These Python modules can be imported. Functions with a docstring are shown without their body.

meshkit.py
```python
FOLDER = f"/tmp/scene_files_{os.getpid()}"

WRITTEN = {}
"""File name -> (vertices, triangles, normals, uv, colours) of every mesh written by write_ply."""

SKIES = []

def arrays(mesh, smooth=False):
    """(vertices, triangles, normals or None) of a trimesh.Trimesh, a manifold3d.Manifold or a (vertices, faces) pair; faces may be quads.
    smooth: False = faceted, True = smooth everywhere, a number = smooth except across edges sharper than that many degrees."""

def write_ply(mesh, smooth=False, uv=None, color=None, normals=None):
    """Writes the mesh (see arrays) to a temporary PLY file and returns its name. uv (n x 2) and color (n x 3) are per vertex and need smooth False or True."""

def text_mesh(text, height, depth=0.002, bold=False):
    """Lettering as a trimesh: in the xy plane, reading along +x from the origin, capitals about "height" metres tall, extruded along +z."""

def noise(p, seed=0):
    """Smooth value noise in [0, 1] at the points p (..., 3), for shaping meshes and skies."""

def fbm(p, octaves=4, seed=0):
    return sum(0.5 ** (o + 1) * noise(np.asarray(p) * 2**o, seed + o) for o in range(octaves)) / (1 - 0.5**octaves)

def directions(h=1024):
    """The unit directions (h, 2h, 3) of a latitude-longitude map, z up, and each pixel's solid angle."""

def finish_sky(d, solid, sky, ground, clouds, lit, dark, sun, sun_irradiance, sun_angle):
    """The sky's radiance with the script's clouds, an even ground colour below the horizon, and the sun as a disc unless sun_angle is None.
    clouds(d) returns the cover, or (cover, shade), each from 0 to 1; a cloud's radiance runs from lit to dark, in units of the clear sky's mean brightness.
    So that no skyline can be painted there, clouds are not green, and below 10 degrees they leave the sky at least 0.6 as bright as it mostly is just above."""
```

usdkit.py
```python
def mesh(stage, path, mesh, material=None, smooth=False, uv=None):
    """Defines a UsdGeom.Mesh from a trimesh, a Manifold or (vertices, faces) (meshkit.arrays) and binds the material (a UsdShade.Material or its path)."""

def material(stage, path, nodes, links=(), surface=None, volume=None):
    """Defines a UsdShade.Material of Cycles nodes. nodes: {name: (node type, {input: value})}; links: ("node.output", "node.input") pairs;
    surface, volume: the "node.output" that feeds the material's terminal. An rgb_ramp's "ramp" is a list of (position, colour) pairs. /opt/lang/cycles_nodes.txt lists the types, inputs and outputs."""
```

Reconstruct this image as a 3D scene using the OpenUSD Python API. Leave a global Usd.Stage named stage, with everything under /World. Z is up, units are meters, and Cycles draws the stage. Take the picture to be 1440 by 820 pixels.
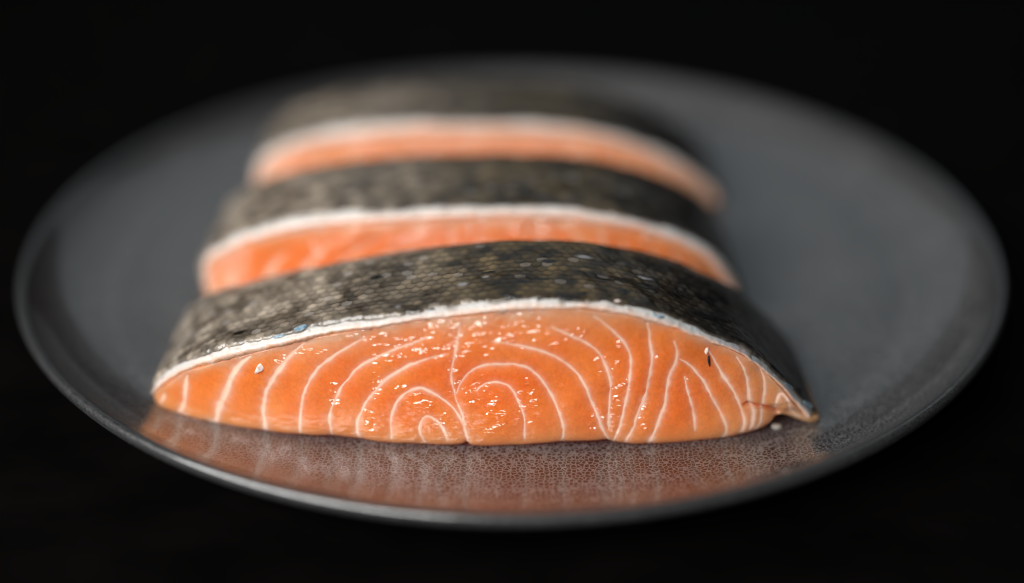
import math
import numpy as np
import trimesh
import usdkit
import meshkit
from scipy.spatial import cKDTree
from scipy.interpolate import PchipInterpolator, CubicSpline
from scipy.ndimage import gaussian_filter1d
from pxr import Usd, UsdGeom, UsdLux, UsdShade, Gf, Sdf, Vt

stage = Usd.Stage.CreateInMemory()
UsdGeom.SetStageUpAxis(stage, UsdGeom.Tokens.z)
UsdGeom.SetStageMetersPerUnit(stage, 1.0)
UsdGeom.Xform.Define(stage, '/World')
UsdGeom.Scope.Define(stage, '/World/Looks')
MM = 0.001

# ------------------------------------------------------------------ camera, lamps, exposure
cam = UsdGeom.Camera.Define(stage, '/World/camera')
cam.AddTranslateOp().Set(Gf.Vec3d(0, -0.31626, 0.16463))
cam.AddRotateXYZOp().Set(Gf.Vec3f(90 - 28.818, 0, 0))
cam.CreateFocalLengthAttr(42.5)
cam.CreateHorizontalApertureAttr(36.0)
cam.CreateFStopAttr(2.1)
cam.CreateFocusDistanceAttr(0.2632)
cam.CreateClippingRangeAttr(Gf.Vec2f(0.01, 100))
cam.CreateExposureAttr(0.0)


def area_light(name, pos, target, w, h, power, color):
    l = UsdLux.RectLight.Define(stage, '/World/' + name)
    m = Gf.Matrix4d().SetLookAt(Gf.Vec3d(*pos), Gf.Vec3d(*target), Gf.Vec3d(0, 0, 1)).GetInverse()
    l.AddTransformOp().Set(m)
    l.CreateWidthAttr(w)
    l.CreateHeightAttr(h)
    l.CreateIntensityAttr(power)
    l.CreateColorAttr(Gf.Vec3f(*color))
    return l


area_light('window_light', (-0.62, -0.68, 0.66), (0, -0.06, 0.02), 1.05, 0.50, 15.0, (1.0, 0.995, 0.97))
area_light('back_window_light', (0.10, 1.20, 0.95), (0, 0, 0.02), 1.4, 1.0, 0.29, (0.78, 0.92, 1.0))


# ------------------------------------------------------------------ helpers
def tag(prim, label=None, cat=None, group=None, kind=None):
    p = prim.GetPrim()
    for k, v in (('label', label), ('category', cat), ('group', group), ('kind', kind)):
        if v:
            p.SetCustomDataByKey(k, v)
    return p


USED = {}


def path_of(name, parent=None):
    base = (str(parent.GetPath()) if parent else '/World') + '/' + name
    n = USED.get(base, 0)
    USED[base] = n + 1
    return base if n == 0 else '%s_%03d' % (base, n)


def thing(name, loc, label, cat, group=None):
    x = UsdGeom.Xform.Define(stage, path_of(name))
    x.AddTranslateOp().Set(Gf.Vec3d(*[c * MM for c in loc]))
    tag(x, label, cat, group)
    return x


def obj(name, v, f, mat, parent=None, tint=None, wet=None, smooth=True):
    """v in millimetres; tint: a colour per vertex; wet: a number per vertex"""
    m = usdkit.mesh(stage, path_of(name, parent), (np.asarray(v) * MM, np.asarray(f)), mat, smooth=smooth)
    api = UsdGeom.PrimvarsAPI(m)
    if tint is not None:
        api.CreatePrimvar('tint', Sdf.ValueTypeNames.Color3fArray, 'vertex').Set(Vt.Vec3fArray.FromNumpy(np.clip(tint, 0, 1).astype(np.float32)))
    if wet is not None:
        api.CreatePrimvar('wet', Sdf.ValueTypeNames.FloatArray, 'vertex').Set(Vt.FloatArray.FromNumpy(np.asarray(wet, np.float32)))
    return m


def quads(nu, nv, off=0, flip=False):
    i, j = np.meshgrid(np.arange(nu - 1), np.arange(nv - 1), indexing='ij')
    a = (i * nv + j).ravel() + off
    q = np.stack([a, a + nv, a + nv + 1, a + 1], 1)
    if flip:
        q = q[:, ::-1]
    return np.vstack([q[:, [0, 1, 2]], q[:, [0, 2, 3]]])


class Closed:
    """faces of a closed, evenly wound surface, turned outwards"""
    def __init__(self, v, f):
        a, b, c = (v[f[:, k]] for k in range(3))
        self.faces = f if (np.einsum('ij,ij->i', a, np.cross(b, c)).sum() > 0) else f[:, ::-1]


def ring_quads(a, b):
    """triangles between two lists of vertex numbers of the same length"""
    a, b = np.asarray(a), np.asarray(b)
    q = np.stack([a[:-1], b[:-1], b[1:], a[1:]], 1)
    return np.vstack([q[:, [0, 1, 2]], q[:, [0, 2, 3]]])


def arc_resample(pts, n):
    pts = np.asarray(pts, float)
    d = np.r_[0, np.cumsum(np.linalg.norm(np.diff(pts, axis=0), axis=1))]
    s = np.linspace(0, d[-1], n)
    if len(pts) > 2:
        return np.stack([PchipInterpolator(d, pts[:, k])(s) for k in range(pts.shape[1])], 1)
    return np.stack([np.interp(s, d, pts[:, k]) for k in range(pts.shape[1])], 1)


def smooth_arc(pts, n):
    c = arc_resample(pts, n)
    for k in range(2):
        c[:, k] = gaussian_filter1d(c[:, k], n * 0.012, mode='nearest')
    c[0], c[-1] = pts[0], pts[-1]
    return c


def noise3(x, y, z, scale, seed=0, octaves=3):
    return meshkit.fbm(np.stack([x / scale + 100, y / scale + 100, z / scale + 100], -1), octaves, seed) - 0.5


def smoothstep(a, b, x):
    t = np.clip((x - a) / (b - a), 0, 1)
    return t * t * (3 - 2 * t)


def lerp(a, b, t):
    return a + (b - a) * t


# ------------------------------------------------------------------ materials
def mat(name, nodes, links, surface='p.BSDF'):
    return usdkit.material(stage, '/World/Looks/' + name, nodes, links, surface=surface)


M = {}
M['flesh'] = mat('salmon_flesh', {
    'tint': ('attribute', {'attribute': 'tint'}),
    'wet': ('attribute', {'attribute': 'wet'}),
    'geo': ('geometry', {}),
    'map': ('mapping', {'scale': (300.0, 560.0, 620.0), 'rotation': (0.0, 0.25, 0.0)}),
    'n1': ('noise_texture', {'scale': 1.0, 'detail': 1.5, 'roughness': 0.5}),
    'n2': ('noise_texture', {'scale': 1100.0, 'detail': 1.0}),
    'b': ('bump', {'distance': 0.0038}),
    'b2': ('bump', {'distance': 0.00025, 'strength': 0.2}),
    'p': ('principled_bsdf', {'roughness': 0.36, 'specular_ior_level': 0.4, 'subsurface_weight': 0.6, 'subsurface_scale': 0.0020, 'subsurface_radius': (1.0, 0.38, 0.16)}),
    'g': ('glossy_bsdf', {'color': (1.0, 1.0, 1.0), 'roughness': 0.15}),
    'm': ('mix_closure', {'fac': 0.085}),
}, [('tint.color', 'p.base_color'), ('geo.position', 'map.vector'), ('map.vector', 'n1.vector'), ('geo.position', 'n2.vector'), ('n1.fac', 'b.height'), ('wet.fac', 'b.strength'), ('b.normal', 'g.normal'),
    ('n2.fac', 'b2.height'), ('b2.normal', 'p.normal'), ('p.BSDF', 'm.closure1'), ('g.BSDF', 'm.closure2')], surface='m.closure')

M['seam'] = mat('fat_seam', {
    'tint': ('attribute', {'attribute': 'tint'}),
    'geo': ('geometry', {}),
    'n1': ('noise_texture', {'scale': 600.0, 'detail': 1.0}),
    'b': ('bump', {'distance': 0.0025, 'strength': 0.35}),
    'p': ('principled_bsdf', {'roughness': 0.4, 'specular_ior_level': 0.4}),
    'g': ('glossy_bsdf', {'color': (1.0, 1.0, 1.0), 'roughness': 0.12}),
    'm': ('mix_closure', {'fac': 0.07}),
}, [('tint.color', 'p.base_color'), ('geo.position', 'n1.vector'), ('n1.fac', 'b.height'), ('b.normal', 'g.normal'), ('p.BSDF', 'm.closure1'), ('g.BSDF', 'm.closure2')], surface='m.closure')

M['fat'] = mat('white_fat', {
    'tint': ('attribute', {'attribute': 'tint'}),
    'geo': ('geometry', {}),
    'n1': ('noise_texture', {'scale': 1100.0, 'detail': 4.0}),
    'b': ('bump', {'distance': 0.0005, 'strength': 0.5}),
    'p': ('principled_bsdf', {'roughness': 0.38, 'subsurface_weight': 0.35, 'subsurface_scale': 0.001, 'subsurface_radius': (1.0, 0.6, 0.45),
                              'coat_weight': 0.35, 'coat_roughness': 0.15}),
}, [('tint.color', 'p.base_color'), ('geo.position', 'n1.vector'), ('n1.fac', 'b.height'), ('b.normal', 'p.normal')])

M['skin'] = mat('fish_skin', {
    'tint': ('attribute', {'attribute': 'tint'}),
    'geo': ('geometry', {}),
    'n1': ('noise_texture', {'scale': 750.0, 'detail': 2.0, 'roughness': 0.5}),
    'mr': ('map_range', {'from_min': 0.3, 'from_max': 0.7, 'to_min': 0.27, 'to_max': 0.40}),
    'b': ('bump', {'distance': 0.0003, 'strength': 0.35}),
    'p': ('principled_bsdf', {'specular_ior_level': 0.5, 'coat_weight': 0.28, 'coat_roughness': 0.2}),
}, [('tint.color', 'p.base_color'), ('geo.position', 'n1.vector'), ('n1.fac', 'b.height'), ('b.normal', 'p.normal'), ('b.normal', 'p.coat_normal'), ('n1.fac', 'mr.value'), ('mr.result', 'p.roughness')])

M['blue_scale'] = mat('bluish_scale', {
    'geo': ('geometry', {}), 'n': ('noise_texture', {'scale': 1600.0, 'detail': 2.0}),
    'r': ('rgb_ramp', {'ramp': [(0.3, (0.10, 0.17, 0.23)), (0.6, (0.34, 0.46, 0.55)), (0.8, (0.6, 0.7, 0.75))]}),
    'p': ('principled_bsdf', {'roughness': 0.25, 'metallic': 0.2, 'coat_weight': 0.5, 'coat_roughness': 0.1})},
    [('geo.position', 'n.vector'), ('n.fac', 'r.fac'), ('r.color', 'p.base_color')])
M['pale_scale'] = mat('pale_scale', {
    'geo': ('geometry', {}), 'n': ('noise_texture', {'scale': 1500.0, 'detail': 2.0}),
    'r': ('rgb_ramp', {'ramp': [(0.3, (0.55, 0.36, 0.30)), (0.6, (0.85, 0.72, 0.66))]}),
    'p': ('principled_bsdf', {'roughness': 0.25, 'coat_weight': 0.6, 'coat_roughness': 0.08})},
    [('geo.position', 'n.vector'), ('n.fac', 'r.fac'), ('r.color', 'p.base_color')])
M['dark_scale'] = mat('dark_scale', {
    'geo': ('geometry', {}), 'n': ('noise_texture', {'scale': 1800.0, 'detail': 2.0}),
    'r': ('rgb_ramp', {'ramp': [(0.3, (0.006, 0.006, 0.007)), (0.7, (0.03, 0.028, 0.026))]}),
    'p': ('principled_bsdf', {'roughness': 0.3, 'coat_weight': 0.4, 'coat_roughness': 0.15})},
    [('geo.position', 'n.vector'), ('n.fac', 'r.fac'), ('r.color', 'p.base_color')])

M['crumb'] = mat('fat_crumb', {
    'geo': ('geometry', {}), 'n': ('noise_texture', {'scale': 1500.0, 'detail': 2.0}),
    'r': ('rgb_ramp', {'ramp': [(0.3, (0.30, 0.22, 0.19)), (0.7, (0.52, 0.43, 0.39))]}),
    'p': ('principled_bsdf', {'roughness': 0.4, 'subsurface_weight': 0.4, 'subsurface_scale': 0.001})},
    [('geo.position', 'n.vector'), ('n.fac', 'r.fac'), ('r.color', 'p.base_color')])

# reactive glaze: dark pools in a pale net under a clear gloss
M['glaze'] = mat('speckled_glaze', {
    'geo': ('geometry', {}),
    'warp': ('noise_texture', {'scale': 900.0, 'detail': 1.0}),
    'wsub': ('vector_math', {'math_type': 'subtract', 'vector2': (0.5, 0.5, 0.5)}),
    'wscale': ('vector_math', {'math_type': 'scale', 'scale': 0.0005}),
    'wadd': ('vector_math', {'math_type': 'add'}),
    'v': ('voronoi_texture', {'feature': 'distance_to_edge', 'scale': 1000.0, 'randomness': 0.85}),
    'big': ('noise_texture', {'scale': 35.0, 'detail': 3.0}),
    'thr': ('map_range', {'from_min': 0.30, 'from_max': 0.70, 'to_min': 0.045, 'to_max': 0.085}),
    'w2': ('math', {'math_type': 'add', 'value2': 0.085}),
    'mask': ('map_range', {'range_type': 'smoothstep', 'to_min': 1.0, 'to_max': 0.0, 'clamp': True}),
    'col': ('mix', {'color1': (0.0075, 0.0072, 0.008), 'color2': (0.108, 0.104, 0.105)}),
    'flat': ('vector_math', {'math_type': 'multiply', 'vector2': (1.0, 1.0, 0.0)}),
    'rad': ('vector_math', {'math_type': 'length'}),
    'rim': ('map_range', {'from_min': 0.1265, 'from_max': 0.1315, 'to_min': 1.0, 'to_max': 0.7, 'clamp': True}),
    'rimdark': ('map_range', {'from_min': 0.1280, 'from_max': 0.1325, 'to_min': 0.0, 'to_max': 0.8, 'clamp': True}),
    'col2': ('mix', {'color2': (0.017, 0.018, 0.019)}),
    'b': ('bump', {'distance': 0.00012, 'strength': 0.45}),
    'bc': ('bump', {'distance': 0.00003, 'strength': 0.35}),
    'p': ('principled_bsdf', {'roughness': 0.45, 'specular_ior_level': 0.5, 'coat_roughness': 0.12, 'coat_ior': 1.75}),
}, [('geo.position', 'warp.vector'), ('warp.color', 'wsub.vector1'), ('wsub.vector', 'wscale.vector1'), ('geo.position', 'wadd.vector1'), ('wscale.vector', 'wadd.vector2'),
    ('wadd.vector', 'v.vector'), ('geo.position', 'big.vector'), ('big.fac', 'thr.value'), ('thr.result', 'w2.value1'),
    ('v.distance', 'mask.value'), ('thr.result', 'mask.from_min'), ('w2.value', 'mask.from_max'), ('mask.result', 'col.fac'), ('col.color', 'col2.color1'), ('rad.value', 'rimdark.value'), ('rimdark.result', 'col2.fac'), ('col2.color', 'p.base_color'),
    ('mask.result', 'b.height'), ('b.normal', 'p.normal'), ('mask.result', 'bc.height'), ('bc.normal', 'p.coat_normal'),
    ('geo.position', 'flat.vector1'), ('flat.vector', 'rad.vector1'), ('rad.value', 'rim.value'), ('rim.result', 'p.coat_weight')])

M['table'] = mat('black_table', {
    'geo': ('geometry', {}),
    'map': ('mapping', {'scale': (40.0, 60.0, 40.0)}),
    'n': ('noise_texture', {'scale': 1.0, 'detail': 5.0}),
    'r': ('rgb_ramp', {'ramp': [(0.35, (0.0011, 0.0010, 0.0010)), (0.7, (0.0026, 0.0021, 0.0019))]}),
    'p': ('principled_bsdf', {'roughness': 0.6, 'specular_ior_level': 0.02}),
}, [('geo.position', 'map.vector'), ('map.vector', 'n.vector'), ('n.fac', 'r.fac'), ('r.color', 'p.base_color')])

# ------------------------------------------------------------------ the table and the plate
tb = trimesh.creation.box((3600, 3600, 30))
tb.apply_translation((0, 700, -15))
t_ = obj('table_top', tb.vertices, tb.faces, M['table'], smooth=False)
tag(t_, kind='structure')

FLOOR = 4.0
prof = np.array([(0, 3.15), (40, 3.2), (70, 3.45), (90, 3.85), (100, 4.1), (107, 4.35), (111, 4.65), (115, 5.2), (119, 6.2), (123, 7.7), (126.5, 9.7), (129.6, 12.3), (131.4, 14.1), (132.4, 15.1), (133.2, 15.65), (133.9, 15.75),
                 (134.5, 15.4), (134.95, 14.6), (134.95, 13.7), (134.4, 12.8), (131.5, 9.8), (126.5, 5.8), (120, 3.2), (112, 2.2), (92, 1.6), (87, 1.0), (85.5, 0.1), (83, 0.0), (80, 0.1), (78.5, 1.0), (70, 1.2), (0, 1.2)], float)
d = np.r_[0, np.cumsum(np.linalg.norm(np.diff(prof, axis=0), axis=1))]
s = np.unique(np.r_[np.linspace(0, 105, 36), np.linspace(105, 182, 150), np.linspace(182, d[-1], 36)])
pr = np.stack([PchipInterpolator(d, prof[:, k])(s) for k in range(2)], 1)
pr[:, 1] = np.maximum(pr[:, 1], 0.0)
NS = 420
ang = np.arange(NS) * 2 * math.pi / NS
R = np.repeat(pr[:, 0][:, None], NS, 1)
Z = np.repeat(pr[:, 1][:, None], NS, 1)
wob = np.sin(3 * ang + 0.6) * 0.16 + np.sin(5 * ang + 2.0) * 0.10 + np.sin(11 * ang) * 0.04
edge = smoothstep(112, 134, R)

R = R + wob[None] * edge
Z = Z + (np.sin(2 * ang + 1.1) * 0.22 + np.sin(7 * ang) * 0.05)[None] * edge * smoothstep(0.5, 4, Z)
v = np.stack([R * np.cos(ang)[None], R * np.sin(ang)[None], Z], -1).reshape(-1, 3)
npf = len(pr)
i, j = np.meshgrid(np.arange(npf - 1), np.arange(NS), indexing='ij')
a, b_ = (i * NS + j).ravel(), (i * NS + (j + 1) % NS).ravel()
f = np.vstack([np.stack([a, a + NS, b_], 1), np.stack([b_, a + NS, b_ + NS], 1)])
plate = obj('dinner_plate', v, f, M['glaze'])
tag(plate, 'round dark grey stoneware plate with speckled glaze on the black table', 'plate')

# ------------------------------------------------------------------ the salmon
# outlines and fat lines of the cut face in millimetres: across the plate, and up from the plate
BOT = [(-84.1, 2.2), (-83.69999999999999, 1.1), (-83.4, 0.6), (-78.6, -0.1), (-70.6, -0.1), (-62.4, -0.1), (-51.1, 0.1), (-40.7, 0.6), (-34.6, 0.3), (-27.7, -0.1), (-20.8, -0.1), (-14.6, -0.1), (-11.1, 0.4), (-10.1, 0.9), (-9.2, 0.2), (-4.6, -0.1), (2.2, 0.0), (8.9, 0.7), (12.6, 0.9), (18.8, 1.0), (21.0, 1.2), (22.6, 0.6), (30.0, -0.1), (37.4, -0.1), (46.5, -0.1), (51.9, 0.6), (56.6, 1.5), (58.6, 2.5), (59.8, 3.8), (60.9, 3.9), (64.9, 2.0), (68.3, 0.4), (70.45, 0.0), (71.0, 0.5)]
SKIN = [(-83.69999999999999, 4.5), (-83.3, 5.4), (-82.7, 7.1), (-78.4, 12.0), (-72.8, 16.5), (-67.9, 19.5), (-62.9, 22.2), (-55.8, 24.7), (-48.5, 27.3), (-44.5, 28.8), (-38.5, 30.7), (-27.2, 33.1), (-17.1, 35.1), (-6.2, 36.9), (0.6, 38.4), (5.9, 38.1), (8.3, 37.8), (13.1, 37.7), (17.6, 37.8), (23.1, 36.2), (28.6, 34.9), (32.6, 33.3), (39.8, 29.7), (47.3, 25.5), (52.9, 21.5), (58.9, 15.6), (64.1, 9.3), (67.3, 5.4), (68.6, 3.9)]
FAT = [(-84.1, 3.9), (-78.2, 9.7), (-73.1, 14.0), (-64.9, 18.1), (-56.2, 21.9), (-48.8, 24.8), (-38.6, 28.4), (-27.3, 31.0), (-19.6, 32.9), (-10.3, 34.0), (-1.5, 35.2), (4.4, 35.6), (8.3, 36.1), (11.8, 36.2), (17.7, 35.5), (23.2, 34.5), (28.2, 32.9), (34.3, 30.7), (40.0, 27.9), (47.5, 24.0), (53.1, 20.0), (59.2, 13.3), (63.8, 7.1), (66.7, 3.5), (68.2, 3.2), (69.5, 2.9), (70.5, 2.0), (71.0, 1.0)]
# (half width in mm, points)
SEAMS = [
    (0.30, [(-79.6, 6.5), (-81.9, 2.4)]),
    (0.42, [(-72.9, 13.4), (-74.0, 9.5), (-75.0, 5.0), (-77.5, 1.2)]),
    (0.62, [(-56.9, 21.4), (-60.9, 17.0), (-63.7, 11.2), (-66.5, 5.1), (-67.5, 1.8), (-70.3, -0.4)]),
    (0.55, [(-44.4, 25.9), (-50.3, 19.1), (-54.0, 13.3), (-55.7, 7.0), (-55.6, 2.1), (-56.6, -0.2)]),
    (0.45, [(-31.0, 28.4), (-34.8, 25.8), (-39.1, 22.5), (-42.8, 18.7), (-45.4, 13.8), (-47.0, 7.6), (-47.6, 0.5)]),
    (0.42, [(-18.0, 29.0), (-24.9, 25.5), (-30.1, 22.9), (-35.0, 18.4), (-38.1, 13.5), (-40.5, 6.0), (-40.3, 0.7)]),
    (0.45, [(-13.9, 24.9), (-19.9, 22.8), (-25.1, 19.6), (-29.6, 15.1), (-32.8, 10.0), (-34.6, 4.7), (-33.7, 0.4)]),
    (0.42, [(-26.8, 1.6), (-26.8, 7.2), (-25.0, 12.3), (-22.3, 15.1), (-19.7, 16.1), (-16.7, 14.5), (-13.7, 11.9), (-11.7, 9.2), (-10.5, 6.0), (-9.8, 1.2)]),
    (0.36, [(-19.2, 1.0), (-20.5, 4.5), (-20.0, 7.5), (-18.4, 8.9), (-16.4, 7.1), (-14.9, 4.7), (-14.5, 1.8)]),
    (0.34, [(-11.0, 33.0), (-11.4, 29.0), (-12.4, 24.2), (-13.0, 20.0), (-12.4, 14.0), (-11.2, 10.4), (-10.3, 6.2)]),
    (0.42, [(-12.2, 14.6), (-10.6, 18.3), (-7.9, 21.4), (-3.9, 22.6), (0.6, 22.6), (4.6, 20.9), (7.1, 17.4), (9.3, 13.0), (10.9, 8.1), (11.5, 4.3), (10.4, 1.0)]),
    (0.36, [(-7.9, 15.4), (-6.0, 17.5), (-3.5, 18.2), (-0.9, 17.4), (0.8, 14.9), (1.9, 11.8), (2.9, 8.7), (2.7, 2.5)]),
    (0.40, [(-4.4, 28.4), (0.6, 27.6), (5.5, 26.2), (10.0, 23.9), (13.4, 20.9), (15.7, 17.5), (17.5, 12.5), (19.4, 7.1), (22.0, 0.9)]),
    (0.38, [(7.9, 32.0), (12.4, 29.7), (17.4, 26.4), (19.6, 23.2), (21.3, 17.7), (21.3, 10.4), (21.5, 4.8)]),
    (0.40, [(16.8, 34.4), (21.3, 30.6), (24.0, 27.1), (25.4, 23.0), (25.2, 17.0), (24.3, 9.0), (22.5, 0.9)]),
    (0.45, [(28.4, 32.9), (29.2, 28.6), (30.0, 23.3), (29.2, 15.5), (27.6, 8.9), (24.9, 0.6)]),
    (0.48, [(34.4, 28.0), (35.3, 23.5), (34.0, 18.9), (33.4, 12.3), (32.2, 6.2), (30.2, 0.2)]),
    (0.45, [(35.4, 23.4), (38.0, 21.5), (41.4, 17.1), (44.4, 11.4), (46.9, 6.7), (48.1, 2.8), (47.0, -0.0)]),
    (0.40, [(37.1, 18.7), (38.8, 13.0), (40.2, 8.0), (40.8, 3.6)]),
    (0.48, [(42.3, 24.8), (44.8, 19.9), (48.4, 13.9), (51.1, 8.0), (52.0, 4.1), (51.2, 0.8)]),
    (0.52, [(48.2, 22.8), (50.2, 19.8), (51.8, 14.8), (52.5, 10.4), (54.0, 6.4), (53.3, 2.0)]),
    (0.45, [(54.0, 19.0), (55.6, 14.8), (55.7, 8.0), (55.8, 4.7), (54.4, 1.6)]),
    (0.45, [(59.2, 5.7), (58.8, 9.8), (59.5, 12.1), (61.6, 9.6), (62.7, 6.1), (65.6, 3.2)]),
]
WET = [(-4.5, 30.9, 11.9, 3.0), (-24.1, 28.0, 9.5, 1.8), (-12.1, 26.3, 6.3, 2.6), (-3.1, 9.2, 1.9, 3.7), (-5.0, 6.3, 1.3, 2.2), (-22.4, 14.7, 3.5, 2.6), (-18.7, 10.6, 1.6, 1.8), (-36.5, 3.2, 2.2, 0.9), (-29.3, 16.6, 1.4, 4.1), (19.0, 22.5, 1.4, 2.6), (21.5, 24.5, 1.4, 4.1), (22.7, 10.8, 1.3, 5.5), (18.4, 8.1, 1.4, 4.8), (37.4, 16.5, 1.0, 2.2), (31.9, 24.1, 1.9, 1.3), (3.4, 13.9, 1.9, 4.8), (-44.4, 24.1, 3.5, 1.3), (-50.2, 21.2, 1.3, 2.2), (-25.9, 24.0, 5.4, 1.3), (-39.0, 12.1, 1.1, 4.1), (-12.3, 17.3, 1.3, 3.7), (-10.3, -1.6, 1.9, 1.5), (9.0, 30.0, 6.3, 1.7), (-15.7, 6.0, 1.9, 3.0), (-23.0, 0.9, 3.2, 0.9), (-31.4, 7.1, 1.1, 3.7), (23.0, 17.3, 2.2, 2.2), (28.9, 8.6, 1.0, 3.0), (-8.5, 16.5, 2.2, 2.6), (-74.8, 2.5, 1.3, 0.9), (14.2, 30.0, 2.9, 1.5)]
CREASE = [(52.0, 9.7), (55.1, 8.5), (57.9, 7.0), (59.8, 5.4)]
PLAN_X = [-86, -74, -62, -50, -37, -25, -13, -1, 11, 23, 36, 48, 60, 72]
PLAN_Y = [-81.47, -86.74, -90.55, -93.24, -95.22, -96.41, -97.15, -97.52, -97.52, -97.11, -96.06, -94.34, -91.64, -87.63]
plan = CubicSpline(PLAN_X, np.array(PLAN_Y) + 97.52)

ORANGE_A = np.array((0.88, 0.152, 0.012))
ORANGE_B = np.array((0.88, 0.212, 0.034))
SEAM_C = np.array((0.95, 0.60, 0.45))
PINK = np.array((0.88, 0.42, 0.27))
WHITE = np.array((0.66, 0.61, 0.575))


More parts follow.
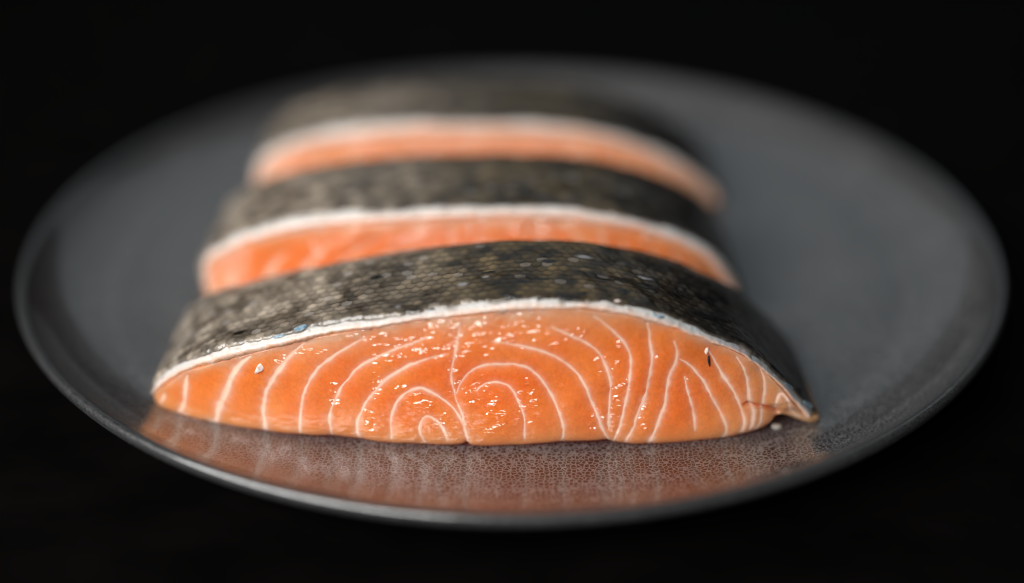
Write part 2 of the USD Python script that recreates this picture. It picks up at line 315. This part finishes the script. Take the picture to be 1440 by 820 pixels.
def build_fillet(loc, x0, x1, kz, depth, label, seed, nu, nv, front=True, seams=SEAMS, droop=2.0, pale=0.0, own_skin=None):
    """A portion of salmon lying skin up: the cut face towards -y at y = plan(x), its middle at the origin. All in mm."""
    rng = np.random.default_rng(seed)
    root = thing('salmon_portion', loc, label, 'salmon portion', None)
    sx = lambda x: x0 + (np.asarray(x, float) + 84.1) * (x1 - x0) / 155.1
    kx = (x1 - x0) / 155.1
    P = lambda L: np.stack([sx([p[0] for p in L]), np.array([p[1] for p in L]) * kz], 1)
    bot, fat, skin = P(BOT), P(FAT), P(SKIN)
    if own_skin is not None:
        skin = arc_resample(own_skin, 120)
        tg = np.gradient(skin, axis=0)
        tg /= np.linalg.norm(tg, axis=1, keepdims=True)
        fat = skin + np.stack([tg[:, 1], -tg[:, 0]], 1) * 2.9
        fat = fat[(fat[:, 0] > x0 + 0.4) & (fat[:, 0] < x1 - 0.4) & (fat[:, 1] > 1.5)]
        fat = fat[np.r_[True, np.diff(np.maximum.accumulate(fat[:, 0])) > 1e-3]]
        fat = np.vstack([[x0, max(fat[0, 1] - 1.5, 3.0)], fat, [x1, max(fat[-1, 1] - 1.0, 1.0)]])
    zb_f, zt_f = PchipInterpolator(bot[:, 0], bot[:, 1]), PchipInterpolator(fat[:, 0], fat[:, 1])
    yf = lambda x: plan((np.clip(x, x0, x1) - x0) / kx - 84.1) * (1.0 if front else 0.9)
    xs = np.linspace(x0, x1, nu)
    # closer together at both tips
    xs = x0 + (x1 - x0) * np.sort(np.r_[np.linspace(0, 1, nu - 40), np.linspace(0.0005, 0.012, 20), 1 - np.linspace(0.0005, 0.012, 20)])
    nu = len(xs)
    zb, zt = zb_f(xs), zt_f(xs)
    zt = np.maximum(zt, zb + 0.5)
    vv = np.linspace(0, 1, nv)
    X = np.repeat(xs[:, None], nv, 1)
    Zg = zb[:, None] + (zt - zb)[:, None] * vv[None]
    # seams: sampled points with a width at each
    sp, sw, sid, curves = [], [], [], []
    for k, (w, L) in enumerate(seams):
        p = P(L)
        c = arc_resample(p, max(12, int(np.linalg.norm(np.diff(p, axis=0), axis=1).sum() / 0.3)))
        for q in range(2):
            c[:, q] = gaussian_filter1d(c[:, q], 3, mode='nearest')
        t = np.linspace(0, 1, len(c))
        c = c + 0.55 * np.stack([noise3(c[:, 0], c[:, 1], t * 0 + k, 3.0, seed + 3), noise3(c[:, 0], c[:, 1], t * 0 + k + 7, 3.0, seed + 5)], 1) + 0.16 * np.stack([noise3(c[:, 0], c[:, 1], t * 0 + k, 0.9, seed + 4, 2), noise3(c[:, 0], c[:, 1], t * 0 + k + 7, 0.9, seed + 6, 2)], 1)
        ww = w * (0.78 + 1.7 * noise3(c[:, 0], c[:, 1], t * 0 + k, 2.2, seed + 9, 3)) * (0.30 + 0.70 * smoothstep(0, 0.28, t) * smoothstep(1, 0.93, t))
        low = np.clip(c[:, 1] / 3.0, 0, 1)
        ww = ww * lerp(1.5, 1.0, low)
        ww = np.maximum(ww * (1.25 if k in (1, 2, 3) else 0.88), 0.12)
        c[:, 0] = np.clip(c[:, 0], x0 + 0.5, x1 - 0.5)
        c[:, 1] = np.clip(c[:, 1], np.maximum(zb_f(c[:, 0]), 0) + 0.15, zt_f(c[:, 0]) - 0.15)
        sp.append(c), sw.append(ww), sid.append(np.full(len(c), k)), curves.append((c, ww))
    sp, sw = np.vstack(sp), np.concatenate(sw)
    tree = cKDTree(sp)

    def seam_at(x, z):
        dd, ii = tree.query(np.stack([x.ravel(), z.ravel()], 1))
        return dd.reshape(x.shape), sw[ii].reshape(x.shape)

    ds, ws = seam_at(X, Zg)
    cr = arc_resample(P(CREASE), 60)
    dc = cKDTree(cr).query(np.stack([X.ravel(), Zg.ravel()], 1))[0].reshape(X.shape)
    H = Zg - zb[:, None]
    Ht = zt[:, None] - Zg
    # relief towards the viewer: every flake bulges between its seams, fibres, small wet lumps, cut marks
    bulge = 0.22 * (1 - np.exp(-ds / 2.0)) + 0.05 * (1 - np.exp(-ds / 0.5))
    lumps = 0.8 * noise3(X, Zg, X * 0, 9.0, seed + 21, 2) + 0.10 * noise3(X, Zg, X * 0, 2.8, seed + 22, 2)
    grain = 0.04 * noise3(X * 1.6, Zg * 0.7, X * 0, 0.9, seed + 23, 2)
    wetmap = np.clip(0.5 + 2.2 * noise3(X, Zg, X * 0, 6.0, seed + 30, 2), 0, 1)
    topz = np.exp(-Ht / 3.0) * smoothstep(-70, -40, X) * smoothstep(50, 10, X)
    near = np.exp(-((ds - 0.9) / 0.7) ** 2)
    centre = np.exp(-(((X + 2) / 26) ** 2 + ((Zg - 20 * kz) / 16) ** 2))
    zone = np.zeros_like(X)
    for (zx, zz, ra, rb) in WET:
        zone = np.maximum(zone, smoothstep(1.6, 0.7, np.sqrt(((X - zx) / ra) ** 2 + ((Zg - zz) / rb) ** 2) + 0.9 * noise3(X, Zg, X * 0, 2.2, seed + 31, 2)))
    wet = np.clip(0.15 + 0.32 * wetmap * (0.25 + 0.75 * centre) + 0.35 * wetmap * topz + 0.75 * zone, 0.08, 1)
    ruffle = np.clip(wet - 0.1, 0, 1) * (0.14 * noise3(X + 0.4 * Zg, Zg * 1.6 - 0.3 * X, X * 0, 1.3, seed + 41, 2) + 0.05 * np.clip(noise3(X, Zg, X * 0, 0.62, seed + 42, 1), 0.02, 1))
    out = bulge + lumps + grain * 0.6 + ruffle
    out -= 1.7 * np.exp(-(dc / 0.55) ** 2) + 1.0 * np.exp(-dc / 2.5) * (Zg < 9 * kz) * smoothstep(53, 60, X)
    flap = smoothstep(54, 62, X) * smoothstep(0, 3, Zg - np.interp(X, [53, 61], [10.1, 5.0]) * kz)
    out += 0.9 * flap
    out -= 1.6 * np.exp(-H / 0.9) + 0.5 * np.exp(-H / 3.0)
    endround = 3.0 * np.exp(-(X - x0) / 0.9) + 1.5 * np.exp(-(x1 - X) / 0.7)
    tilt = 0.02 * Zg
    Y = yf(X) - out + endround - tilt * 0

    from scipy.ndimage import map_coordinates

    def face_y(x, z):
        ui = np.interp(x, xs, np.arange(nu))
        zb_i, zt_i = np.interp(x, xs, zb), np.interp(x, xs, zt)
        vi = (z - zb_i) / (zt_i - zb_i) * (nv - 1)
        return map_coordinates(Y, [ui, np.clip(vi, 0, nv - 1)], order=1)

    def flesh_colour(x, z, dist, wid, ht, h, hx):
        n = np.clip(0.5 + 1.5 * noise3(x, z, x * 0, 9.0, seed + 51, 3), 0, 1)[..., None]
        fine = (noise3(x * 1.3, z, x * 0, 0.9, seed + 52, 2))[..., None]
        c = lerp(ORANGE_A, ORANGE_B, n) * (1 + 0.16 * fine + 0.20 * noise3(x * 2.0 + z, z * 0.8 - 0.4 * x, x * 0, 0.45, seed + 55, 1)[..., None])
        c = lerp(c, PINK * 1.04, (np.clip(0.80 * np.exp(-ht / 1.3) + 0.60 * np.exp(-ht / 4.5) * smoothstep(-62, -40, hx) * smoothstep(32, 6, hx), 0, 0.85) * (0.75 + 0.9 * noise3(x, z, x * 0, 2.2, seed + 53, 3)))[..., None])
        c = lerp(c, np.array((0.86, 0.33, 0.16)), np.clip(0.55 * np.exp(-h / 3.5) + 0.35 * smoothstep(38, 64, hx), 0, 0.7)[..., None])
        halo = np.clip(0.22 * np.exp(-(dist / (wid * 2.3)) ** 2) + (0.66 + 0.9 * noise3(x, z, x * 0, 1.8, seed + 54, 3)) * np.exp(-(dist / (wid * 1.05)) ** 2) + 0.18 * np.exp(-dist / 1.1), 0, 1)[..., None]
        c = lerp(c, SEAM_C, halo)
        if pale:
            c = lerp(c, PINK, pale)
        return c

    tint = flesh_colour(X, Zg, ds, ws, Ht, H, X)
    # solid: the face, then the block behind it
    V = [np.stack([X, Y, Zg], -1).reshape(-1, 3)]
    T = [tint.reshape(-1, 3)]
    W = [wet.ravel()]
    F = [quads(nu, nv)]
    idx = np.arange(nu * nv).reshape(nu, nv)
    bx, bt = idx[:, 0], idx[:, -1]
    n0 = nu * nv
    rows_t, rows_b = [bt], [bx]
    for t in (0.06, 0.25, 0.6, 0.93, 1.0):
        yy = yf(xs) + depth * t + (0.5 if t < 0.1 else 0)
        drop = (droop + 0.8) * smoothstep(0.68, 1.0, t) + 1.3 * smoothstep(0.04, 0.3, t)
        zz_t = np.maximum(zt - drop * (zt / zt.max()), 0.6)
        zz_t = zz_t - np.maximum(zz_t - zb - 0.3, 0) * 0.9 * smoothstep(0.0, 0.2, t) * smoothstep(x1 - 4.5, x1 - 1.5, xs)
        zz_b = lerp(zb, np.clip(zb * 0.25, 0, 9), smoothstep(0, 0.3, t))
        for zz, rows in ((zz_t, rows_t), (zz_b, rows_b)):
            V.append(np.stack([xs, yy, zz], 1))
            T.append(np.repeat((ORANGE_B * 0.97)[None], nu, 0))
            W.append(np.full(nu, 0.3))
            rows.append(np.arange(n0, n0 + nu))
            n0 += nu
    for k in range(len(rows_t) - 1):
        F.append(ring_quads(rows_t[k], rows_t[k + 1])[:, ::-1])
        F.append(ring_quads(rows_b[k], rows_b[k + 1]))
    F.append(ring_quads(rows_b[-1], rows_t[-1]))
    for e, flip in ((0, False), (-1, True)):
        # end caps: the column of the face against the side's rows
        loop = list(idx[e]) + [r[e] for r in rows_t[1:]] + [r[e] for r in rows_b[1:][::-1]]
        fan = np.array([[loop[0], loop[k], loop[k + 1]] for k in range(1, len(loop) - 1)])
        F.append(fan[:, ::-1] if flip else fan)
    V, F = np.vstack(V), np.vstack(F)
    tm = Closed(V, F)
    obj('flesh', V, tm.faces, M['flesh'], root, np.vstack(T), np.concatenate(W))

    # every fat line is a strip of its own, sunk into the flesh
    if front:
        for c, ww in curves:
            tg = np.gradient(c, axis=0)
            tg /= np.linalg.norm(tg, axis=1, keepdims=True) + 1e-9
            nr = np.stack([-tg[:, 1], tg[:, 0]], 1)
            prof_u = np.array([-1.15, -0.75, -0.35, 0, 0.35, 0.75, 1.15])
            lift = np.array([-0.05, 0.01, 0.025, 0.03, 0.025, 0.01, -0.05])
            pts, cols = [], []
            for q, l in zip(prof_u, lift):
                pp = c + nr * (ww * q)[:, None]
                pp[:, 1] = np.clip(pp[:, 1], np.interp(pp[:, 0], xs, zb) + 0.02, np.interp(pp[:, 0], xs, zt) - 0.02)
                y = face_y(pp[:, 0], pp[:, 1]) - l * np.minimum(1, ww / 0.35)
                pts.append(np.stack([pp[:, 0], y, pp[:, 1]], 1))
                dd, w2 = seam_at(pp[:, 0], pp[:, 1])
                hh = pp[:, 1] - np.interp(pp[:, 0], xs, zb)
                ht = np.interp(pp[:, 0], xs, zt) - pp[:, 1]
                col = flesh_colour(pp[:, 0], pp[:, 1], dd, w2, ht, hh, pp[:, 0])
                core = (np.exp(-(abs(q) / 0.6) ** 2) * (0.10 + 0.9 * noise3(pp[:, 0], pp[:, 1], pp[:, 0] * 0, 1.4, seed + 61, 3)))[:, None]
                cols.append(lerp(col, SEAM_C * 1.02, np.clip(core, 0, 1)))
            back = c.copy()
            pts.append(np.stack([back[:, 0], face_y(back[:, 0], back[:, 1]) + 0.5, back[:, 1]], 1))
            cols.append(cols[3])
            A = np.stack(pts, 1)
            n, m = A.shape[:2]
            i, j = np.meshgrid(np.arange(n - 1), np.arange(m), indexing='ij')
            a, b2 = (i * m + j).ravel(), (i * m + (j + 1) % m).ravel()
            ff = np.vstack([np.stack([a, a + m, b2], 1), np.stack([b2, a + m, b2 + m], 1)])
            caps = [[0, k, k + 1] for k in range(1, m - 1)] + [[(n - 1) * m, (n - 1) * m + k + 1, (n - 1) * m + k] for k in range(1, m - 1)]
            ff = np.vstack([ff, caps])
            st = Closed(A.reshape(-1, 3), ff)
            obj('fat_line', A.reshape(-1, 3), st.faces, M['seam'], root, np.stack(cols, 1).reshape(-1, 3))

    # the white layer of fat under the skin
    nf = 620 if front else 260
    A = arc_resample(fat[fat[:, 0] < x1 - 3.2], nf)
    B = smooth_arc(skin, nf)
    A = A.copy()
    A[:, 1] += -0.10 + 1.1 * noise3(A[:, 0], A[:, 1], A[:, 0] * 0, 4.0, seed + 70, 3) + 0.7 * noise3(A[:, 0], A[:, 1], A[:, 0] * 0, 1.4, seed + 69, 2)
    B = B + np.stack([noise3(B[:, 0], B[:, 1], B[:, 0] * 0, 3.0, seed + 71) * 0.2, noise3(B[:, 0], B[:, 1], B[:, 0] * 0, 2.0, seed + 72) * 0.45], 1)
    m = 9
    pts, cols = [], []
    for k in range(m):
        w = k / (m - 1)
        q = lerp(A, B, w)
        y = yf(q[:, 0]) + 0.02 - 0.50 * smoothstep(0, 0.45, w) - 0.18 * math.sin(math.pi * w) * (0.8 + noise3(q[:, 0], q[:, 1], q[:, 0] * 0, 1.2, seed + 73)) + 1.3 * smoothstep(0.55, 1.0, w) + 0.2 * noise3(q[:, 0], q[:, 1] * 3, q[:, 0] * 0, 0.9, seed + 74)
        y = y + 2.2 * np.exp(-(q[:, 0] - x0) / 0.9)
        pts.append(np.stack([q[:, 0], y, q[:, 1]], 1))
        edge_mix = (smoothstep(0.95, 0.25, w) * (0.95 + 1.2 * noise3(q[:, 0], q[:, 1], q[:, 0] * 0, 1.8, seed + 75)))[:, None]
        c = lerp(WHITE[None] * (1 + 0.12 * noise3(q[:, 0], q[:, 1], q[:, 0] * 0, 1.0, seed + 76)[:, None]), PINK[None] * 1.0, np.clip(edge_mix, 0, 1))
        bluish = (smoothstep(20, 50, q[:, 0]) * smoothstep(0.35, 0.8, w) * (0.6 + noise3(q[:, 0], q[:, 1], q[:, 0] * 0, 1.5, seed + 77)))[:, None]
        c = lerp(c, np.array((0.42, 0.50, 0.54)), np.clip(bluish, 0, 0.9))
        brown = smoothstep(0.45, 0.95, w) * np.clip(noise3(q[:, 0], q[:, 1], q[:, 0] * 0 + w * 2, 1.7, seed + 78, 3) * 4 - 0.5, 0, 0.75)[:, None]
        c = lerp(c, np.array((0.22, 0.16, 0.12)), brown)
        cols.append(c)
    for q, t in ((B, 0.05), (B, 0.3), (B, 0.65), (B, 0.8), (B, 0.97), (A, 0.97)):
        zz = q[:, 1] - ((droop + 0.8) * smoothstep(0.68, 1.0, t) + 1.2 * smoothstep(0.04, 0.3, t)) * q[:, 1] / q[:, 1].max()
        pts.append(np.stack([q[:, 0], yf(q[:, 0]) + depth * t, zz], 1))
        cols.append(np.repeat(WHITE[None], nf, 0))
    G = np.stack(pts, 1)
    n, m2 = G.shape[:2]
    i, j = np.meshgrid(np.arange(n - 1), np.arange(m2), indexing='ij')
    a, b2 = (i * m2 + j).ravel(), (i * m2 + (j + 1) % m2).ravel()
    ff = np.vstack([np.stack([a, a + m2, b2], 1), np.stack([b2, a + m2, b2 + m2], 1)])
    caps = [[0, k, k + 1] for k in range(1, m2 - 1)] + [[(n - 1) * m2, (n - 1) * m2 + k + 1, (n - 1) * m2 + k] for k in range(1, m2 - 1)]
    st = Closed(G.reshape(-1, 3), np.vstack([ff, caps]))
    obj('fat_layer', G.reshape(-1, 3), st.faces, M['fat'], root, np.stack(cols, 1).reshape(-1, 3))

    # the skin, scale over scale
    ns, nt = (760, 190) if front else (420, 100)
    B = smooth_arc(skin, ns)
    arc = np.r_[0, np.cumsum(np.linalg.norm(np.diff(B, axis=0), axis=1))]
    tgt = np.gradient(B, axis=0)
    tgt /= np.linalg.norm(tgt, axis=1, keepdims=True)
    nrm = np.stack([-tgt[:, 1], tgt[:, 0]], 1)
    tt = np.linspace(0, 1, nt) ** 1.15
    recede = 0.3 + 1.2 * np.clip(noise3(B[:, 0], B[:, 1], B[:, 0] * 0, 7.0, seed + 81, 2) + 0.12, 0, 1) * 2.2 + 0.8 * noise3(B[:, 0], B[:, 1], B[:, 0] * 0, 1.7, seed + 82, 3)
    recede = np.clip(recede, 0.05, 2.5) * smoothstep(75, 45, B[:, 0])
    Sd = recede[:, None] + (depth - recede[:, None]) * tt[None]
    Sa = np.repeat(arc[:, None], nt, 1)
    pitch_a, pitch_d, rad = 2.35, 2.05, 1.67
    wa = Sa + 1.4 * noise3(Sa, Sd, Sa * 0, 16, seed + 83, 2) + 0.25 * noise3(Sa, Sd, Sa * 0, 2.5, seed + 93, 2)
    wd = Sd + 1.4 * noise3(Sa, Sd, Sa * 0 + 9, 16, seed + 84, 2) + 0.25 * noise3(Sa, Sd, Sa * 0 + 4, 2.5, seed + 94, 2)
    hgt = np.full(Sa.shape, -0.2)
    rid = np.zeros(Sa.shape)
    edge_d = np.zeros(Sa.shape)
    row0 = np.floor(wd / pitch_d)
    for dr in (1, 0, -1, -2)[::-1]:
        rr = row0 + dr
        off = np.where(np.mod(rr, 2) > 0.5, 0.5, 0.0)
        col = np.round(wa / pitch_a - off)
        ca, cd = (col + off) * pitch_a, rr * pitch_d
        da, dd = (wa - ca), (wd - cd)
        rr2 = np.sqrt(da ** 2 + dd ** 2) / rad
        ins = (rr2 < 1) & (dd < rad)
        hh = 0.12 * (-dd / rad) + 0.42 * (1 - rr2 ** 2)
        # the scale's free edge faces the front of the piece
        take = ins
        hgt = np.where(take, hh, hgt)
        rid = np.where(take, np.abs(np.sin(col * 127.1 + rr * 311.7) * 43758.5453) % 1.0, rid)
        edge_d = np.where(take, rr2, edge_d)
    relief = 0.17 * hgt + 0.9 * noise3(Sa, Sd, Sa * 0, 9.0, seed + 85, 2) + 0.25 * noise3(Sa, Sd, Sa * 0, 2.0, seed + 86, 2)
    relief *= smoothstep(0, 1.0, Sd - recede[:, None]) * 0.85 + 0.15
    thick = 0.75
    frac = Sd / depth
    roundf = -0.75 * np.exp(-(Sd - recede[:, None]) / 0.35)
    down = droop * smoothstep(0.72, 1.0, frac) ** 1.4
    off = thick * 0.8 + relief + roundf
    Bs = np.stack([gaussian_filter1d(np.interp(np.linspace(-0.3, 1.3, int(ns * 1.6)), np.linspace(0, 1, ns), B[:, 1]), ns * 0.05, mode='nearest')], 1)[int(ns * 0.3):int(ns * 0.3) + ns, 0]
    endw = smoothstep(0, 0.15, np.linspace(0, 1, ns)) * smoothstep(1, 0.85, np.linspace(0, 1, ns))
    BZ = B[:, 1][:, None] + ((Bs - B[:, 1]) * endw)[:, None] * smoothstep(0.03, 0.4, frac)
    px = B[:, 0][:, None] + nrm[:, 0][:, None] * off
    pz = BZ + nrm[:, 1][:, None] * off - down * (B[:, 1] / B[:, 1].max())[:, None]
    pz = np.maximum(pz, 0.5)
    py = yf(B[:, 0])[:, None] + Sd
    top = np.stack([px, py, pz], -1)
    low_off = np.full_like(off, -0.25)
    low = np.stack([B[:, 0][:, None] + nrm[:, 0][:, None] * low_off, py + 0.05, BZ + nrm[:, 1][:, None] * low_off - down * (B[:, 1] / B[:, 1].max())[:, None]], -1)
    # pigment: olive brown over the back, greyer to the left with the sheen there painted in, black spots, pale scales
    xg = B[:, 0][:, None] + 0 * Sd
    flank_sheen = smoothstep(5, -60, xg)[..., None]
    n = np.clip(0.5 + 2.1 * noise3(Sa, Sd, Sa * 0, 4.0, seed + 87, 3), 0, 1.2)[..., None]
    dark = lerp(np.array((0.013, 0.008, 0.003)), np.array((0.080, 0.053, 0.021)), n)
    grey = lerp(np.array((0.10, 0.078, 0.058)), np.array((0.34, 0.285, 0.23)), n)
    col = lerp(dark, grey, flank_sheen * 0.85)
    col = lerp(col, np.array((0.012, 0.013, 0.016)) * (0.7 + n), smoothstep(18, 46, xg)[..., None] * 0.75)  # blue-black back pigment, deepened to paint in the shade on the right
    col = col * (0.62 + 0.76 * rid[..., None] ** 1.3)
    col = col * (1.28 - (0.80 - 0.25 * flank_sheen) * smoothstep(0.35, 1.0, edge_d)[..., None])
    palesc = ((rid > 0.93) & (edge_d < 0.85))[..., None] * 0.5
    col = lerp(col, np.array((0.22, 0.20, 0.19)), palesc * smoothstep(45, 15, xg)[..., None] * (0.4 + 0.6 * flank_sheen + 0.25))
    spots = [(11.0, 1.8, 2.4, 0.9), (14.5, 2.4, 1.4, 0.9), (-1.5, 2.0, 1.6, 0.5), (-2.5, 7.5, 1.2, 0.7), (2.2, 7.0, 2.0, 0.8), (6.0, 8.5, 2.6, 0.6), (-5, 13, 1.6, 0.7), (24, 6, 1.5, 0.8), (-60, 4.5, 1.8, 0.8), (8, 17, 2.0, 1.0), (-30, 18, 1.8, 1.0), (35, 12, 2.0, 1.0)]
    for (cx, cd, ra, rd) in spots:
        mk = smoothstep(1.25, 0.6, np.sqrt(((xg - cx + 2.0 * noise3(Sa, Sd, Sa * 0, 1.5, seed + 88)) / ra) ** 2 + ((Sd - cd + 1.2 * noise3(Sa, Sd, Sa * 0, 1.2, seed + 89)) / rd) ** 2))[..., None]
        col = lerp(col, np.array((0.004, 0.004, 0.004)), mk * 0.95)
    for (cx, cd, ra, rd) in [(-10.5, 9.0, 1.3, 1.0), (-5.5, 11.0, 0.9, 0.9), (16, 20, 2.0, 1.0), (29, 16, 2.0, 0.8), (-24, 3.0, 0.7, 0.9)]:
        mk = smoothstep(1.2, 0.4, np.sqrt(((xg - cx) / ra) ** 2 + ((Sd - cd) / rd) ** 2))[..., None]
        col = lerp(col, np.array((0.26, 0.25, 0.26)), mk * 0.7)
    # thin see-through margin at the cut
    col = lerp(col, np.array((0.35, 0.31, 0.28)), (0.55 * np.exp(-(Sd - recede[:, None]) / 0.30) * (0.5 + noise3(Sa, Sd * 0, Sa * 0, 1.6, seed + 90)))[..., None])
    Vs = np.vstack([top.reshape(-1, 3), low.reshape(-1, 3)])
    N = ns * nt
    I = np.arange(N).reshape(ns, nt)
    Fs = [quads(ns, nt), quads(ns, nt, N, True)]
    for a_, rev in ((I[:, 0], False), (I[:, -1], True), (I[0], True), (I[-1], False)):
        q = ring_quads(a_, a_ + N)
        Fs.append(q[:, ::-1] if rev else q)
    st = Closed(Vs, np.vstack(Fs))
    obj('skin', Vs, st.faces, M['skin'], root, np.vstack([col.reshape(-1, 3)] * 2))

    def on_face(x, z):
        return np.array([x, float(face_y(np.array([x]), np.array([z]))[0]), z])

    def on_skin(x, dpt):
        k = int(np.argmin(np.abs(B[:, 0] - x)))
        q = int(np.argmin(np.abs(Sd[k] - dpt)))
        nn = np.array([nrm[k, 0], 0, nrm[k, 1]])
        return top[k, q], nn
    return root, on_face, on_skin


def flake(rng, centre, normal, along, la, lb, th, bend=0.25):
    """a small curved scale of uneven outline"""
    n = np.asarray(normal, float)
    n /= np.linalg.norm(n)
    a = np.asarray(along, float)
    a -= n * (a @ n)
    a /= np.linalg.norm(a)
    b = np.cross(n, a)
    K = 18
    an = np.arange(K) * 2 * math.pi / K
    rr = 1 + 0.22 * rng.standard_normal(K)
    rr = (rr + np.roll(rr, 1) + np.roll(rr, -1)) / 3
    rows = []
    for s_, h in ((0.0, 1.0), (0.5, 0.95), (0.88, 0.72), (1.0, 0.25), (0.9, -0.5)):
        u, w = la * s_ * rr * np.cos(an), lb * s_ * rr * np.sin(an)
        rows.append(centre + u[:, None] * a + w[:, None] * b + n * (th * h + bend * (u / la) ** 2 * th)[:, None])
    V = np.vstack([rows[0][:1]] + rows[1:] + [centre - n * th * 0.6])
    F = [[0, 1 + k, 1 + (k + 1) % K] for k in range(K)]
    for r in range(3):
        o = 1 + r * K
        for k in range(K):
            p, q = o + k, o + (k + 1) % K
            F += [[p, p + K, q + K], [p, q + K, q]]
    o, last = 1 + 3 * K, len(V) - 1
    F += [[o + k, last, o + (k + 1) % K] for k in range(K)]
    return V, np.array(F)


Y1, Y2, Y3 = -97.5, -42.5, 23.5
front, on_face, on_skin = build_fillet((0, Y1, FLOOR), -84.1, 71.0, 1.0, 35.5, 'nearest and sharpest salmon portion, its swirling orange cut face fully in view', 11, 800, 190, True, droop=3.5)
rng = np.random.default_rng(5)
# loose scales and flecks sticking to the front piece
V, F = flake(rng, on_face(-55.0, 18.6) + [0, -0.05, 0], (0.1, -1, 0.25), (0.7, 0, 0.75), 1.6, 0.75, 0.22)
o = obj('loose_scale', V, F, M['pale_scale'], front)
tag(o, 'pale scale stuck on the cut face')
for x, dp, la, lb in ((-45.0, 0.8, 1.9, 0.8), (-50.0, 0.5, 2.0, 0.5), (31.0, 0.9, 1.5, 1.2), (61.5, 0.6, 2.2, 0.7), (66.5, 0.5, 2.4, 0.8)):
    c, n = on_skin(x, dp)
    V, F = flake(rng, c + n * 0.05, n + np.array([0, -0.35, 0]), (1, 0.1, 0), la, lb, 0.09)
    o = obj('loose_scale', V, F, M['blue_scale'], front)
    tag(o, 'bluish scale at the edge of the skin')
for x, dp, la, lb in ((22.0, 1.6, 0.7, 0.35),):
    c, n = on_skin(x, dp)
    V, F = flake(rng, c + n * 0.15, n + np.array([0, -0.4, 0]), (1, 0.2, 0), la, lb, 0.05)
    o = obj('loose_scale', V, F, M['pale_scale'], front)
    tag(o, 'pale scale at the edge of the skin')
for x, z, la, lb in ((42.4, 22.2, 1.3, 0.30),):
    V, F = flake(rng, on_face(x, z) + [0, -0.02, 0], (0, -1, 0), (-0.2, 0, 1), la, lb, 0.22)
    o = obj('dark_fleck', V, F, M['dark_scale'], front)
    tag(o, 'dark nick on the cut face')
V, F = flake(rng, on_face(41.7, 24.6) + [0, -0.05, 0], (0, -1, 0.2), (0.2, 0, 1), 0.8, 0.42, 0.22)
tag(obj('loose_scale', V, F, M['pale_scale'], front), 'pale shred on the cut face')
for x, dp, la, lb in ((-16.5, 0.1, 0.8, 0.4), (5.5, 0.1, 0.4, 0.3), (0.5, 0.9, 1.8, 0.5), (63.8, 1.2, 1.4, 0.9), (12.0, 0.9, 2.3, 0.7)):
    c, n = on_skin(x, max(dp, 0))
    V, F = flake(rng, c + n * 0.1 + [0, min(dp, 0), 0], n + np.array([0, -0.8, 0]), (1, 0.1, -0.1), la, lb, 0.18)
    o = obj('dark_fleck', V, F, M['dark_scale'], front)
    tag(o, 'dark shred of skin at the cut edge')

SKIN_2 = [(-84.0, 6.0), (-83.7, 11.0), (-82.2, 15.5), (-78.6, 18.8), (-72.0, 23.1), (-63.8, 26.9), (-54.1, 29.9), (-44.8, 31.8), (-32.0, 33.4), (-14.1, 34.9), (0.0, 35.4), (14.2, 34.8), (24.9, 32.9), (32.2, 30.8), (41.5, 27.1), (51.3, 21.1), (57.5, 13.0), (60.5, 7.5), (61.8, 3.5)]
SKIN_3 = [(-82.3, 6.5), (-81.6, 11.5), (-78.9, 16.5), (-74.9, 20.7), (-65.1, 26.6), (-51.3, 31.2), (-33.9, 34.2), (-16.9, 35.4), (8.4, 35.2), (25.4, 32.6), (38.5, 27.6), (49.8, 21.1), (59.0, 13.0), (64.0, 7.5), (66.0, 3.5)]
build_fillet((0, Y2, FLOOR - 0.5), -84.2, 62.5, 0.885, 37.0, 'middle salmon portion of three, blurred, between the sharp front piece and the farthest one', 23, 420, 90, False, droop=1.0, pale=0.10, own_skin=[(x, z * (0.97 - 0.05 * max(0.0, min(1.0, (-55 - x) / 25)))) for x, z in SKIN_2])
build_fillet((0, Y3, FLOOR - 0.5), -82.5, 66.8, 0.88, 38.0, 'farthest and most blurred salmon portion, nearest to the back of the plate', 37, 420, 90, False, droop=1.0, pale=0.34, own_skin=[(x, z * 0.89) for x, z in SKIN_3])

# a crumb of white fat on the glaze under the belly flap
ic = trimesh.creation.icosphere(3, 1.0)
w = ic.vertices * (1.15, 0.9, 0.75) * (1 + 0.5 * noise3(ic.vertices[:, 0], ic.vertices[:, 1], ic.vertices[:, 2], 0.8, 4))[:, None]
crumb = obj('fat_crumb', w + (60.3, -89.3, FLOOR + 0.6), ic.faces, M['crumb'])
tag(crumb, 'tiny white crumb of fat on the plate beneath the belly flap of the front salmon', 'crumb')

# faint dust on the dark table
drng = np.random.default_rng(8)
V, F = [], []
for k in range(26):
    b = trimesh.creation.icosphere(0, 1.0)
    px_, py_ = drng.uniform(-130, 150), drng.uniform(-178, -140)
    if math.hypot(px_, py_) < 137:
        continue
    F.append(b.faces + len(V) * 12)
    V.append(b.vertices * drng.uniform(0.05, 0.17, 3) + (px_, py_, 0.06))
dust = obj('table_dust', np.vstack(V), np.vstack(F), M['crumb'], smooth=False)
tag(dust, 'faint pale specks of dust on the black table in front of the plate', 'dust', kind='stuff')
